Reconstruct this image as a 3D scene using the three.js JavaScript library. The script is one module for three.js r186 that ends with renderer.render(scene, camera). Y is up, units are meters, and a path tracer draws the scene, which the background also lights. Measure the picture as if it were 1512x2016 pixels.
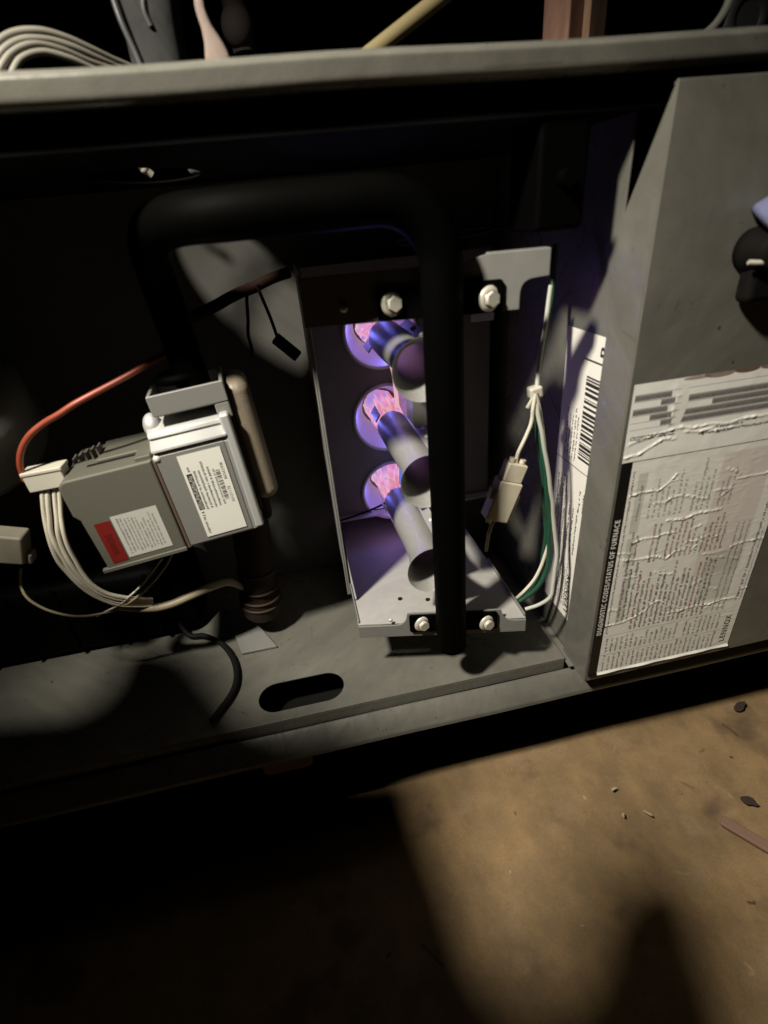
import * as THREE from 'three';
import { RoundedBoxGeometry } from 'three/addons/geometries/RoundedBoxGeometry.js';
import { mergeGeometries, toCreasedNormals } from 'three/addons/utils/BufferGeometryUtils.js';
import { ImprovedNoise } from 'three/addons/math/ImprovedNoise.js';

// ---------------------------------------------------------------- camera, light, exposure
// axes: x runs along the furnace, y is up (floor at 0), z points out of the cabinet (front rails at z = 0); metres
const scene = new THREE.Scene();
scene.background = new THREE.Color(0x000000);
const camera = new THREE.PerspectiveCamera(90.46, 0.75, 0.02, 20);
camera.position.set(0, 0.52, 0.28);
camera.up.set(0.17055, 0.86236, -0.47671);
camera.focus = 0.46; camera.userData.fStop = 5;
camera.lookAt(0.12458, 0.52 - 0.49878, 0.28 - 0.85773);
const renderer = new THREE.WebGLRenderer({ antialias: true });
renderer.toneMapping = THREE.LinearToneMapping;
renderer.toneMappingExposure = 1.0;
renderer.shadowMap.enabled = true;
const TORCH = new THREE.Vector3(-0.31, 0.95, 0.235), AIM = new THREE.Vector3(0.31, 0.5, -0.405), HOT = new THREE.Vector3(0.17, 0.1, 0.01);
const torch = new THREE.SpotLight(new THREE.Color(1.0, 0.945, 0.835), 4.5, 0, 0.63, 1, 2);
torch.position.copy(TORCH); torch.target.position.copy(HOT);
torch.castShadow = true; torch.shadow.radius = 1.5; torch.shadow.mapSize.set(2048, 2048); torch.shadow.camera.near = 0.02;
torch.name = 'flashlight_beam'; scene.add(torch, torch.target);

// ---------------------------------------------------------------- helpers
let seed = 20240611;
const rnd = () => ((seed = (seed * 1664525 + 1013904223) >>> 0) / 4294967296);
const V = (x, y, z) => new THREE.Vector3(x, y, z);
const noise = new ImprovedNoise();
const fbm = (x, y, z, o = 4) => { let s = 0, a = 0.5; for (let i = 0; i < o; i++) { s += a * noise.noise(x, y, z + i * 7.3); x *= 2.03; y *= 2.03; a *= 0.5; } return s; };
const used = {};
function numbered(name) { const n = used[name] = (used[name] ?? -1) + 1; return n ? `${name}_${String(n).padStart(3, '0')}` : name; }
function mesh(name, geo, mat, parent, label) {
  const m = new THREE.Mesh(Array.isArray(geo) ? merged(geo) : geo, mat);
  m.name = parent && parent !== scene ? name : numbered(name);
  m.castShadow = m.receiveShadow = true; (parent || scene).add(m);
  if (label) m.userData.label = label;
  return m;
}
function merged(list) {
  return mergeGeometries(list.map((g) => { const q = g.index ? g.toNonIndexed() : g.clone(); for (const k of Object.keys(q.attributes)) if (!['position', 'normal', 'uv'].includes(k)) q.deleteAttribute(k); return q; }));
}
function tag(o, label, category, group) { o.userData = { ...o.userData, label, category }; if (group) o.userData.group = group; return o; }
function struct(name, geo, mat) { const m = mesh(name, geo, mat, scene); m.userData.kind = 'structure'; return m; }
function thing(name, label, category, pos = [0, 0, 0], group) {
  const g = new THREE.Group(); g.name = numbered(name); g.position.set(...pos); scene.add(g); return tag(g, label, category, group);
}
function metric(geo, s = 1) {           // uv in metres by the way each face points
  const g = geo.index ? geo.toNonIndexed() : geo; if (!g.attributes.normal) g.computeVertexNormals();
  const p = g.attributes.position, n = g.attributes.normal, uv = new Float32Array(p.count * 2);
  for (let i = 0; i < p.count; i++) {
    const f = i - (i % 3); const ax = Math.abs(n.getX(f) + n.getX(f + 1) + n.getX(f + 2)), ay = Math.abs(n.getY(f) + n.getY(f + 1) + n.getY(f + 2)), az = Math.abs(n.getZ(f) + n.getZ(f + 1) + n.getZ(f + 2));
    const [a, b] = ax > ay && ax > az ? [p.getZ(i), p.getY(i)] : ay > az ? [p.getX(i), p.getZ(i)] : [p.getX(i), p.getY(i)];
    uv[2 * i] = a * s; uv[2 * i + 1] = b * s;
  }
  g.setAttribute('uv', new THREE.BufferAttribute(uv, 2)); return g;
}
function box(x0, x1, y0, y1, z0, z1, r = 0.0006, seg = 2) {
  const w = x1 - x0, h = y1 - y0, d = z1 - z0;
  const g = new RoundedBoxGeometry(w, h, d, seg, Math.min(r, w * 0.45, h * 0.45, d * 0.45));
  g.translate((x0 + x1) / 2, (y0 + y1) / 2, (z0 + z1) / 2); return metric(g);
}
function tube(pts, r, seg = 64, rs = 8) { return new THREE.TubeGeometry(new THREE.CatmullRomCurve3(pts.map((p) => V(...p)), false, 'centripetal'), seg, r, rs, false); }
function cyl(a, b, r0, r1 = r0, n = 24) {
  const A = V(...a), B = V(...b), d = B.clone().sub(A), g = new THREE.CylinderGeometry(r1, r0, d.length(), n);
  g.applyQuaternion(new THREE.Quaternion().setFromUnitVectors(V(0, 1, 0), d.clone().normalize())); g.translate(...A.add(B).multiplyScalar(0.5).toArray()); return g;
}
function lathe(profile, axis, at, n = 40) {     // profile of [radius, along], turned so that "along" runs on the axis
  const g = new THREE.LatheGeometry(profile.map(([r, h]) => new THREE.Vector2(Math.max(r, 1e-5), h)), n);
  g.applyQuaternion(new THREE.Quaternion().setFromUnitVectors(V(0, 1, 0), V(...axis))); g.translate(...at); return g;
}
function plate(pts, thick, holes = [], bevel = 0.0003, curve = 24) {   // sheet in x,y with depth along z, front at z = thick
  const s = pts instanceof THREE.Shape ? pts : new THREE.Shape(pts.map(([x, y]) => new THREE.Vector2(x, y)));
  s.holes.push(...holes);
  return metric(new THREE.ExtrudeGeometry(s, { depth: thick - 2 * bevel, bevelEnabled: true, bevelThickness: bevel, bevelSize: bevel, bevelOffset: -bevel, bevelSegments: 2, curveSegments: curve }).translate(0, 0, bevel));
}
function slotPath(cx, cy, L, w) {
  const p = new THREE.Path(), r = w / 2, h = L / 2 - r;
  p.moveTo(cx - h, cy - r); p.lineTo(cx + h, cy - r); p.absarc(cx + h, cy, r, -Math.PI / 2, Math.PI / 2); p.lineTo(cx - h, cy + r); p.absarc(cx - h, cy, r, Math.PI / 2, 1.5 * Math.PI); return p;
}
function hole(cx, cy, rx, ry = rx) { const p = new THREE.Path(); p.absellipse(cx, cy, rx, ry, 0, Math.PI * 2); return p; }
function roundedRect(x0, y0, w, h, r) {
  const s = new THREE.Shape(); s.moveTo(x0 + r, y0); s.lineTo(x0 + w - r, y0); s.absarc(x0 + w - r, y0 + r, r, -Math.PI / 2, 0); s.lineTo(x0 + w, y0 + h - r); s.absarc(x0 + w - r, y0 + h - r, r, 0, Math.PI / 2);
  s.lineTo(x0 + r, y0 + h); s.absarc(x0 + r, y0 + h - r, r, Math.PI / 2, Math.PI); s.lineTo(x0, y0 + r); s.absarc(x0 + r, y0 + r, r, Math.PI, 1.5 * Math.PI); return s;
}
// ---- textures
function noiseTex(size, fn, srgb = false, repeat = 1) {
  const d = new Uint8Array(size * size * 4);
  for (let y = 0; y < size; y++) for (let x = 0; x < size; x++) { const c = fn(x / size, y / size); const o = (y * size + x) * 4; for (let k = 0; k < 3; k++) d[o + k] = Math.max(0, Math.min(255, (Array.isArray(c) ? c[k] : c) * 255)); d[o + 3] = 255; }
  const t = new THREE.DataTexture(d, size, size); t.wrapS = t.wrapT = THREE.RepeatWrapping; t.magFilter = t.minFilter = THREE.LinearFilter; t.repeat.set(repeat, repeat);
  if (srgb) t.colorSpace = THREE.SRGBColorSpace; t.needsUpdate = true; return t;
}
const tileF = (u, v, f, o = 4) => { const a = u * 2 * Math.PI, b = v * 2 * Math.PI; return 0.5 + 0.9 * fbm(Math.cos(a) * f + 11, Math.sin(a) * f + Math.cos(b) * f * 1.3, Math.sin(b) * f + 3, o); };
const grainT = noiseTex(256, (u, v) => 0.35 + 0.4 * tileF(u, v, 9, 3) + 0.25 * rnd(), false, 14);
const patchT = noiseTex(512, (u, v) => { const a = tileF(u, v, 1.7, 5), b = tileF(u, v, 6, 4); const k = 0.84 + 0.16 * a + 0.1 * (b - 0.5) + 0.03 * (rnd() - 0.5); return [k, k * 0.992, k * 0.975]; }, false, 4);
const roughT = noiseTex(256, (u, v) => 0.62 + 0.5 * (tileF(u, v, 3, 5) - 0.5), false, 6);
function canvasTex(w, h, draw) {
  const c = document.createElement('canvas'); c.width = w; c.height = h; draw(c.getContext('2d'), w, h);
  const t = new THREE.CanvasTexture(c); t.colorSpace = THREE.SRGBColorSpace; t.magFilter = THREE.LinearFilter; return t;
}
// ---- materials
const wornT = canvasTex(1024, 1024, (x, w, h) => {          // grey paint, 0.5 m square: dust specks, scratches, small rust spots, fingerprints of grime
  const im = x.createImageData(w, h);
  for (let j = 0; j < h; j++) for (let i = 0; i < w; i++) { const u = i / w, v = j / h, a = tileF(u, v, 2.2, 4) - 0.5, b = tileF(u, v, 8, 3) - 0.5, k = 226 + 34 * a + 22 * b + 9 * (rnd() - 0.5), o = (j * w + i) * 4; im.data[o] = k; im.data[o + 1] = k * 0.995; im.data[o + 2] = k * 0.975 - 6 * Math.max(0, b); im.data[o + 3] = 255; }
  x.putImageData(im, 0, 0);
  for (let i = 0; i < 170; i++) { const px = rnd() * w, py = rnd() * h, L = 6 + rnd() * rnd() * 90, an = rnd() * 6.3; x.strokeStyle = rnd() < 0.6 ? `rgba(255,252,240,${0.1 + rnd() * 0.35})` : `rgba(120,108,92,${0.15 + rnd() * 0.35})`; x.lineWidth = 0.6 + rnd() * 1.1; x.beginPath(); x.moveTo(px, py); x.lineTo(px + Math.cos(an) * L, py + Math.sin(an) * L); x.stroke(); }
  for (let i = 0; i < 900; i++) { x.fillStyle = rnd() < 0.5 ? `rgba(255,250,235,${0.2 + rnd() * 0.4})` : `rgba(96,80,60,${0.2 + rnd() * 0.45})`; x.beginPath(); x.arc(rnd() * w, rnd() * h, 0.5 + rnd() * rnd() * 2.2, 0, 7); x.fill(); }
});
wornT.wrapS = wornT.wrapT = THREE.RepeatWrapping; wornT.repeat.set(2, 2);
const dull = (r, g, b, rough, spec, o = {}) => new THREE.MeshPhysicalMaterial({ color: new THREE.Color().setRGB(r, g, b), roughness: rough, specularIntensity: spec, side: THREE.DoubleSide, ...o });
const std = (r, g, b, rough, o = {}) => new THREE.MeshStandardMaterial({ color: new THREE.Color().setRGB(r, g, b), roughness: rough, side: THREE.DoubleSide, ...o });
const M = {
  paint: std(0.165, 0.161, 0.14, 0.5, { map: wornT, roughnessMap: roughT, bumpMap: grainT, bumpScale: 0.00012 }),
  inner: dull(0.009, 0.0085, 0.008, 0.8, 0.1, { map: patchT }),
  tray: std(0.36, 0.35, 0.325, 0.55, { map: patchT, bumpMap: grainT, bumpScale: 0.00008 }),
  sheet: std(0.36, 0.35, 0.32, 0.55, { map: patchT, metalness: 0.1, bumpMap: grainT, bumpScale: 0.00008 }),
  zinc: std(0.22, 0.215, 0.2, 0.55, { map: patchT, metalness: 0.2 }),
  burner: std(0.4, 0.39, 0.37, 0.42, { metalness: 0.35, map: patchT, bumpMap: grainT, bumpScale: 0.0001 }),
  cup: std(0.5, 0.5, 0.52, 0.6, { metalness: 0.2, map: patchT }),
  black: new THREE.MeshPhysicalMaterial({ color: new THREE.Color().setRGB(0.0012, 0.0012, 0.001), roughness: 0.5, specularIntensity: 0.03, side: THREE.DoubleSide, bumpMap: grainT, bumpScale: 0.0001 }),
  screw: std(0.66, 0.62, 0.52, 0.4, { metalness: 0.35 }),
  plastic: std(0.1, 0.096, 0.073, 0.6, { bumpMap: grainT, bumpScale: 0.00008 }),
  cast: std(0.5, 0.495, 0.475, 0.45, { metalness: 0.35, bumpMap: grainT, bumpScale: 0.00012 }),
  castDull: std(0.21, 0.205, 0.185, 0.5, { metalness: 0.2, bumpMap: grainT, bumpScale: 0.0001 }),
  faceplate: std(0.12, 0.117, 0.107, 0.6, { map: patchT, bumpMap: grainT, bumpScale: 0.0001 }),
  seam: std(0.1, 0.065, 0.045, 0.6, { map: patchT }),
  tan: std(0.2, 0.165, 0.12, 0.5, { bumpMap: grainT, bumpScale: 0.0004, map: patchT }),
  rust: dull(0.022, 0.013, 0.009, 0.7, 0.4, { map: patchT }),
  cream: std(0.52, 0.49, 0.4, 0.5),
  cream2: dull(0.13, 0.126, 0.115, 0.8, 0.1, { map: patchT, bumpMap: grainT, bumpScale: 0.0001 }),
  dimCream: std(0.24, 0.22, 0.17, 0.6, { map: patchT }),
  white: std(0.62, 0.57, 0.46, 0.5),
  red: std(0.27, 0.05, 0.022, 0.45),
  brownSleeve: dull(0.02, 0.009, 0.006, 0.6, 0.3),
  green: std(0.012, 0.06, 0.03, 0.45),
  tanWire: std(0.3, 0.25, 0.16, 0.5),
  nylon: std(0.6, 0.55, 0.42, 0.42, { map: patchT }),
  dark: dull(0.008, 0.0075, 0.007, 0.6, 0.3),
  wood: dull(0.07, 0.024, 0.012, 0.9, 0.05),
};

// ---------------------------------------------------------------- setting
{
  const S = 2048, c = canvasTex(S, S, (x, w, h) => {        // plywood floor, 1.6 m square, with its grain, stains, dust and scratches
    const im = x.createImageData(w, h);
    for (let j = 0; j < h; j++) for (let i = 0; i < w; i++) {
      const u = i / w * 1.6, v = j / h * 1.6, a = fbm(u * 5, v * 9, 1, 4), b = fbm(u * 38, v * 26, 4, 3), st = fbm(u * 13 + 5, v * 17, 14, 4), du = fbm(u * 24, v * 30 + 9, 21, 4);
      let k = 1 + 0.3 * a + 0.24 * b + 0.06 * fbm(u * 130, v * 110, 9, 2); const o = (j * w + i) * 4;
      let r = 130 * k, g = 106 * k, bl = 73 * k;
      const s = Math.max(0, Math.min(1, (st - 0.2) * 5)); r *= 1 - 0.22 * s; g *= 1 - 0.25 * s; bl *= 1 - 0.2 * s;   // stains with an edge
      const d = Math.max(0, Math.min(1, (du - 0.14) * 6)) * 0.32; r += (150 - r) * d; g += (126 - g) * d; bl += (100 - bl) * d; // pale dust
      const n = 0.94 + 0.12 * rnd(); im.data[o] = r * n; im.data[o + 1] = g * n; im.data[o + 2] = bl * n; im.data[o + 3] = 255;
    }
    x.putImageData(im, 0, 0);
    for (let i = 0; i < 420; i++) { const px = rnd() * w, py = rnd() * h, L = 4 + rnd() * rnd() * 30, an = rnd() * 6.3; x.strokeStyle = rnd() < 0.55 ? `rgba(190,165,130,${0.15 + rnd() * 0.4})` : `rgba(45,28,16,${0.2 + rnd() * 0.4})`; x.lineWidth = 0.8 + rnd() * 2.4; x.beginPath(); x.moveTo(px, py); x.quadraticCurveTo(px + Math.cos(an) * L * 0.5 + rnd() * 8, py + Math.sin(an) * L * 0.5 + rnd() * 8, px + Math.cos(an) * L, py + Math.sin(an) * L); x.stroke(); }
    for (let i = 0; i < 300; i++) { x.fillStyle = rnd() < 0.4 ? 'rgba(200,180,150,.5)' : 'rgba(35,22,14,.55)'; x.beginPath(); x.ellipse(rnd() * w, rnd() * h, 0.6 + rnd() * rnd() * 3, 0.6 + rnd() * 1.2, rnd() * 3, 0, 7); x.fill(); }
  });
  const g = new THREE.PlaneGeometry(1.6, 1.6, 200, 200); g.rotateX(-Math.PI / 2);
  const p = g.attributes.position; for (let i = 0; i < p.count; i++) p.setY(i, -0.004 + 0.004 * fbm(p.getX(i) * 9, p.getZ(i) * 9, 2, 3)); g.computeVertexNormals();
  const fb = noiseTex(1024, (u, v) => 0.5 + 0.6 * fbm(u * 70, v * 80, 3, 4), false, 1);
  struct('floor', g, std(1, 1, 1, 0.82, { map: c, bumpMap: fb, bumpScale: 0.0016 })).position.set(0.25, 0.04, -0.1);
  // dark attic behind: boards and rafters
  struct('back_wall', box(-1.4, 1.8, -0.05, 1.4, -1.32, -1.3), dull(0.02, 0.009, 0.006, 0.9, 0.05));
}
for (const [x, y0, w, l] of [[-0.55, 0, 0.05, 'dark wooden rafter behind the top rail, left of the taped cable'], [0.16, 0, 0.06, 'dark reddish rafter behind the yellow stick above the top rail'], [0.62, 0, 0.06, 'dark rafter at the right behind the pale wooden stud']]) {
  tag(mesh('rafter', box(x, x + w, y0, 1.35, -0.85, -0.75, 0.002), M.wood), l, 'rafter');
}

// ---------------------------------------------------------------- furnace cabinet (rails, pan, walls)
const cabinet = thing('furnace_cabinet', 'grey painted furnace cabinet lying on its side with its front open', 'furnace', [0, 0, 0]);
{
  const rail = (y0, y1, q = 0.0042) => { const r = 0.0042, s = new THREE.Shape(); s.moveTo(-0.0075, y0); s.lineTo(-r, y0); s.absarc(-r, y0 + r, r, -Math.PI / 2, 0); s.lineTo(0, y1 - q); s.absarc(-q, y1 - q, q, 0, Math.PI / 2); s.lineTo(-Math.max(0.0075, q), y1); s.lineTo(-Math.max(0.0075, q), y1 - 0.0012); s.lineTo(-q, y1 - 0.0012); s.lineTo(-q * 0.3 - 0.0008, y1 - q * 0.3 - 0.0008); s.lineTo(-0.0012, y1 - q); s.lineTo(-0.0012, y0 + r); s.lineTo(-r, y0 + 0.0012); s.lineTo(-0.0075, y0 + 0.0012); s.closePath();
    const g = new THREE.ExtrudeGeometry(s, { depth: 1.1, bevelEnabled: false, curveSegments: 10, steps: 60 }); g.rotateY(-Math.PI / 2); g.translate(0.6, 0, 0);
    const tc = toCreasedNormals(g, 0.6), p = tc.attributes.position;
    for (let i = 0; i < p.count; i++) { const x = p.getX(i); p.setXYZ(i, x, p.getY(i) + 0.0004 * Math.sin(x * 31), p.getZ(i) + 0.0003 * Math.sin(x * 47)); }
    return metric(tc); };
  mesh('top_rail', rail(0.5705, 0.5832), M.paint, cabinet);
  const lower = new THREE.Shape([[-0.0072, 0.1445], [-0.0072, 0.1638], [-0.0064, 0.1651], [-0.0052, 0.1655], [-0.004, 0.1649], [0.0052, 0.1535], [0.0068, 0.1508], [0.0078, 0.1485], [0.0078, 0.1462], [0.007, 0.1449], [0.0058, 0.1445]].map(([z, y]) => new THREE.Vector2(z, y)));
  { const g = new THREE.ExtrudeGeometry(lower, { depth: 1.1, bevelEnabled: false, steps: 60 }); g.rotateY(-Math.PI / 2); g.translate(0.6, 0, 0); const tc = toCreasedNormals(g, 0.45), p = tc.attributes.position; for (let i = 0; i < p.count; i++) { const x = p.getX(i); p.setY(i, p.getY(i) + 0.0003 * Math.sin(x * 37)); } mesh('bottom_rail', [metric(tc), box(-0.5, 0.6, 0.136, 0.152, -0.0172, -0.0073)], M.paint, cabinet); }
  // top sheet with an oval knock-out, seen from below
  const top = plate([[-0.5, 0.0105], [0.6, 0.0105], [0.6, 0.5], [-0.5, 0.5]], 0.0015, [hole(-0.072, 0.137, 0.034, 0.05)]); top.rotateX(-Math.PI / 2); top.translate(0, 0.5565, 0);
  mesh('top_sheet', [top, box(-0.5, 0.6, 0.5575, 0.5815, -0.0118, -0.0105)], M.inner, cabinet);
  const pan = plate([[-0.5, 0.0085], [0.1875, 0.0085], [0.1875, 0.5], [-0.5, 0.5]], 0.0014, [slotPath(-0.041, 0.034, 0.073, 0.031)]); pan.rotateX(-Math.PI / 2); pan.translate(0, 0.1746, 0);
  const lip = box(-0.5, 0.1875, 0.163, 0.1745, -0.0098, -0.0085);
  mesh('pan', [pan, lip], M.paint, cabinet);
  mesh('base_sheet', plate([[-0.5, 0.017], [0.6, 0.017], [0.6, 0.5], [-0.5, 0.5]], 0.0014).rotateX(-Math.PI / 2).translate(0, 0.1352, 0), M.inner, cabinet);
  mesh('wall_flange', box(0.1883, 0.1955, 0.1705, 0.1722, -0.3, -0.002), M.paint, cabinet);
  const wall = mesh('divider_wall', box(0.196, 0.1975, 0.165, 0.58, -0.5, -0.019), M.paint, cabinet);
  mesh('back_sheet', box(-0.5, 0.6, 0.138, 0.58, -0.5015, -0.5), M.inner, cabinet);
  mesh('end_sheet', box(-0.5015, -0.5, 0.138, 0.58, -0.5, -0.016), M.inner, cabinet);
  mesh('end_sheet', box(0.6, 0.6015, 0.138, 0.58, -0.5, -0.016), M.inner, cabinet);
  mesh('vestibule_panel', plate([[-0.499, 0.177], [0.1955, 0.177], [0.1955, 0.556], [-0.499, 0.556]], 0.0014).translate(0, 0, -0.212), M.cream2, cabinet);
  // rating label on the inner wall, text running upward
  const W = 1536, H = 512, t = canvasTex(W, H, (x) => {
    x.fillStyle = '#e4e0d4'; x.fillRect(0, 0, W, H); x.fillStyle = '#26241f'; x.strokeStyle = '#2b2924'; x.lineWidth = 4;
    x.font = 'bold 64px sans-serif'; x.fillText('LENNOX', 34, 330);
    const lines = (x0, y0, n, len, s, dy) => { for (let i = 0; i < n; i++) { x.globalAlpha = 0.75; let px = x0; const e = x0 + len * (0.75 + 0.25 * rnd()); while (px < e) { const q = s * (0.3 + rnd() * 0.5); x.fillRect(px, y0 + i * dy - s * (0.5 + 0.3 * rnd()), q, s * (0.35 + 0.5 * rnd())); px += q + s * (rnd() < 0.2 ? 0.7 : 0.2); } } x.globalAlpha = 1; };
    lines(20, 400, 4, 300, 18, 30); lines(60, 170, 5, 300, 17, 27); lines(430, 60, 4, 420, 20, 34); lines(430, 230, 3, 300, 22, 46); lines(700, 330, 3, 120, 22, 44); lines(460, 420, 3, 340, 22, 34);
    x.beginPath(); x.moveTo(905, 0); x.lineTo(905, H); x.stroke();
    for (let px = 960, k = 0; px < 1360; k++) { const q = 4 + Math.floor(rnd() * 4) * 4; x.fillRect(px, 250, q, 200); px += q + 5 + Math.floor(rnd() * 3) * 4; }
    lines(930, 100, 5, 280, 18, 30); lines(960, 490, 1, 380, 26, 30); x.fillRect(1420, 200, 8, 300); x.font = 'bold 90px sans-serif'; x.fillText('R', 1445, 420);
  });
  const g = new THREE.PlaneGeometry(0.24, 0.062, 60, 16); { const p = g.attributes.position; for (let i = 0; i < p.count; i++) p.setZ(i, 0.0003 + 0.0005 * Math.max(0, fbm(p.getX(i) * 40, p.getY(i) * 60, 5, 3))); g.computeVertexNormals(); }
  const mm = new THREE.Matrix4().makeBasis(V(0, 1, 0), V(0, 0, -1), V(-1, 0, 0)); mm.setPosition(0.1958, 0.323, -0.036); g.applyMatrix4(mm);
  mesh('rating_label', g, std(1, 1, 1, 0.5, { map: t }), wall, 'white rating label with a barcode on the inner wall');
}

// ---------------------------------------------------------------- blower cover with its two labels
{
  const cover = thing('furnace_cover_panel', 'grey sheet metal cover panel at the right carrying two wrinkled white labels', 'cover panel', [0, 0, 0]);
  mesh('face_sheet', box(0.1925, 0.62, 0.1705, 0.563, 0.0136, 0.015, 0.0006, 3), M.paint, cover);
  const fl = plate([[0.0136, 0.5615], [-0.0146, 0.5084], [-0.0205, 0.1705], [0.0136, 0.1705]], 0.0012); fl.rotateY(-Math.PI / 2); fl.translate(0.1937, 0, 0);
  mesh('side_flange', fl, M.paint, cover);
  mesh('bottom_flange', box(0.1945, 0.62, 0.1705, 0.1717, 0.0008, 0.0134), M.paint, cover);
  mesh('top_flange', box(0.1945, 0.62, 0.5615, 0.5627, 0.0095, 0.0134), M.paint, cover);

  const ridgeField = (list, w0, h0) => {
    const segs = []; for (const [pl, w, h] of list) for (let i = 0; i + 1 < pl.length; i++) segs.push([...pl[i], ...pl[i + 1], w, h, i === 0, i + 2 === pl.length]);
    return (x, y) => { let best = 0; for (const [ax, ay, bx, by, w, h] of segs) { const dx = bx - ax, dy = by - ay, t = Math.max(0, Math.min(1, ((x - ax) * dx + (y - ay) * dy) / (dx * dx + dy * dy))); const wob = 0.0006 * noise.noise(x * 260, y * 260, 3); const d = Math.hypot(x - ax - t * dx, y - ay - t * dy + wob); if (d < w * 3) best = Math.max(best, h * (0.35 + 1.5 * Math.abs(noise.noise(x * 230, y * 230, 8))) * Math.exp(-d * d / (w * w))); } return best; };
  };
  const curl = (x0, x1, y0, y1, nx, ny, height, uv) => {
    const g = new THREE.PlaneGeometry(x1 - x0, y1 - y0, nx, ny), p = g.attributes.position, q = g.attributes.uv; g.translate((x0 + x1) / 2, (y0 + y1) / 2, 0.0153);
    for (let i = 0; i < p.count; i++) { const x = p.getX(i), y = p.getY(i); p.setZ(i, 0.0154 + height(x, y)); const [u, v] = uv((x - x0) / (x1 - x0), (y - y0) / (y1 - y0)); q.setXY(i, u, v); }
    g.computeVertexNormals(); return g;
  };
  const scribble = (x, x0, y0, len, s, col, a0) => { const a = Math.min(1, a0 * 1.35); x.fillStyle = col; let px = x0; while (px < x0 + len) { const q = s * (0.25 + rnd() * 0.45); x.globalAlpha = a * (0.5 + 0.5 * rnd()); x.fillRect(px, y0 - s * (0.55 + 0.25 * rnd()), q, s * (0.45 + 0.4 * rnd())); px += q + s * (rnd() < 0.18 ? 0.6 : 0.14); } x.globalAlpha = 1; };
  // diagnostic label; the text reads upward, its heading bar is on the left
  const R = [
    [[0.205, 0.345], [0.213, 0.347], [0.225, 0.346], [0.229, 0.348], [0.233, 0.351], [0.237, 0.356]], [[0.225, 0.336], [0.233, 0.335], [0.236, 0.338], [0.244, 0.339], [0.255, 0.335], [0.265, 0.332]],
    [[0.238, 0.320], [0.252, 0.318], [0.258, 0.321], [0.266, 0.321], [0.279, 0.321]], [[0.213, 0.306], [0.223, 0.308], [0.233, 0.307], [0.236, 0.309], [0.247, 0.308]], [[0.197, 0.3], [0.202, 0.299], [0.213, 0.297]],
    [[0.209, 0.292], [0.221, 0.290], [0.234, 0.290], [0.243, 0.286], [0.248, 0.289]], [[0.200, 0.230], [0.216, 0.230], [0.226, 0.233], [0.236, 0.237], [0.239, 0.243], [0.245, 0.245], [0.249, 0.244], [0.257, 0.236]],
    [[0.257, 0.230], [0.267, 0.230], [0.281, 0.231], [0.294, 0.230], [0.306, 0.232], [0.316, 0.231]], [[0.276, 0.353], [0.284, 0.350], [0.287, 0.347]], [[0.286, 0.344], [0.296, 0.344], [0.307, 0.344], [0.310, 0.345]],
    [[0.271, 0.338], [0.281, 0.337], [0.284, 0.340]], [[0.276, 0.331], [0.279, 0.334], [0.283, 0.337]], [[0.267, 0.298], [0.272, 0.299], [0.283, 0.297]], [[0.257, 0.297], [0.264, 0.297], [0.271, 0.295]],
    [[0.298, 0.285], [0.306, 0.287], [0.317, 0.287], [0.327, 0.287]], [[0.275, 0.283], [0.284, 0.282]], [[0.291, 0.277], [0.307, 0.272]], [[0.237, 0.275], [0.245, 0.271], [0.253, 0.270]], [[0.263, 0.289], [0.267, 0.293]],
    [[0.250, 0.291], [0.258, 0.291]], [[0.275, 0.256], [0.284, 0.249], [0.296, 0.245]], [[0.318, 0.239], [0.326, 0.240]], [[0.291, 0.227], [0.305, 0.225]], [[0.205, 0.246], [0.211, 0.244]], [[0.212, 0.279], [0.216, 0.279]], [[0.213, 0.274], [0.222, 0.274]], [[0.262, 0.309], [0.266, 0.310]], [[0.232, 0.351], [0.239, 0.352]]];
  const field = ridgeField(R.map((p, i) => [p, 0.0008 + (i % 3) * 0.00012, p.length > 3 ? 0.00055 : 0.00036]));
  const X0 = 0.1948, X1 = 0.3245, Y0 = 0.1765, Y1 = 0.3705;
  const W = 2048, H = 1370, t = canvasTex(W, H, (x) => {
    x.fillStyle = '#f0ece2'; x.fillRect(0, 0, W, H); x.fillStyle = '#0b0a0a'; x.fillRect(0, 0, W, 84);
    x.fillStyle = '#e6e2d8'; x.font = 'bold 58px sans-serif'; x.fillText('DIAGNOSTIC CODES/STATUS OF FURNACE', 470, 63, 1130);
    const ink = '#4a4340', red = '#6a3b38';
    scribble(x, 470, 118, 1500, 20, ink, 0.7);
    for (const f of [[1450, 150, 500], [1150, 150, 260], [560, 170, 560]]) { x.fillStyle = 'rgba(150,148,140,.35)'; x.fillRect(f[0], f[1], f[2], 70); }
    for (let r = 0; r < 19; r++) { const y = 200 + r * 44; scribble(x, 470 + (r < 3 ? 120 : 0), y, 420 + rnd() * 240, 30, r % 3 ? ink : red, 0.72); if (rnd() > 0.12) scribble(x, 1150, y, 170 + rnd() * 220, 27, rnd() < 0.5 ? red : ink, 0.6); if (rnd() > 0.25) scribble(x, 1560, y, 160 + rnd() * 320, 25, ink, 0.42); }
    for (let r = 0; r < 24; r++) { const y = 140 + r * 46; scribble(x, 30, y, 150 + rnd() * 40, 26, ink, 0.6); if (rnd() > 0.15) scribble(x, 250, y, 100 + rnd() * 80, 26, ink, 0.6); }
    x.strokeStyle = 'rgba(60,55,50,.6)'; x.lineWidth = 3; for (const px of [225, 440]) { x.beginPath(); x.moveTo(px, 90); x.lineTo(px, 1240); x.stroke(); }
    x.fillStyle = 'rgba(150,110,105,.16)'; x.fillRect(900, 800, 1100, 420); x.fillStyle = 'rgba(120,125,112,.2)'; x.fillRect(620, 900, 500, 300);
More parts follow.
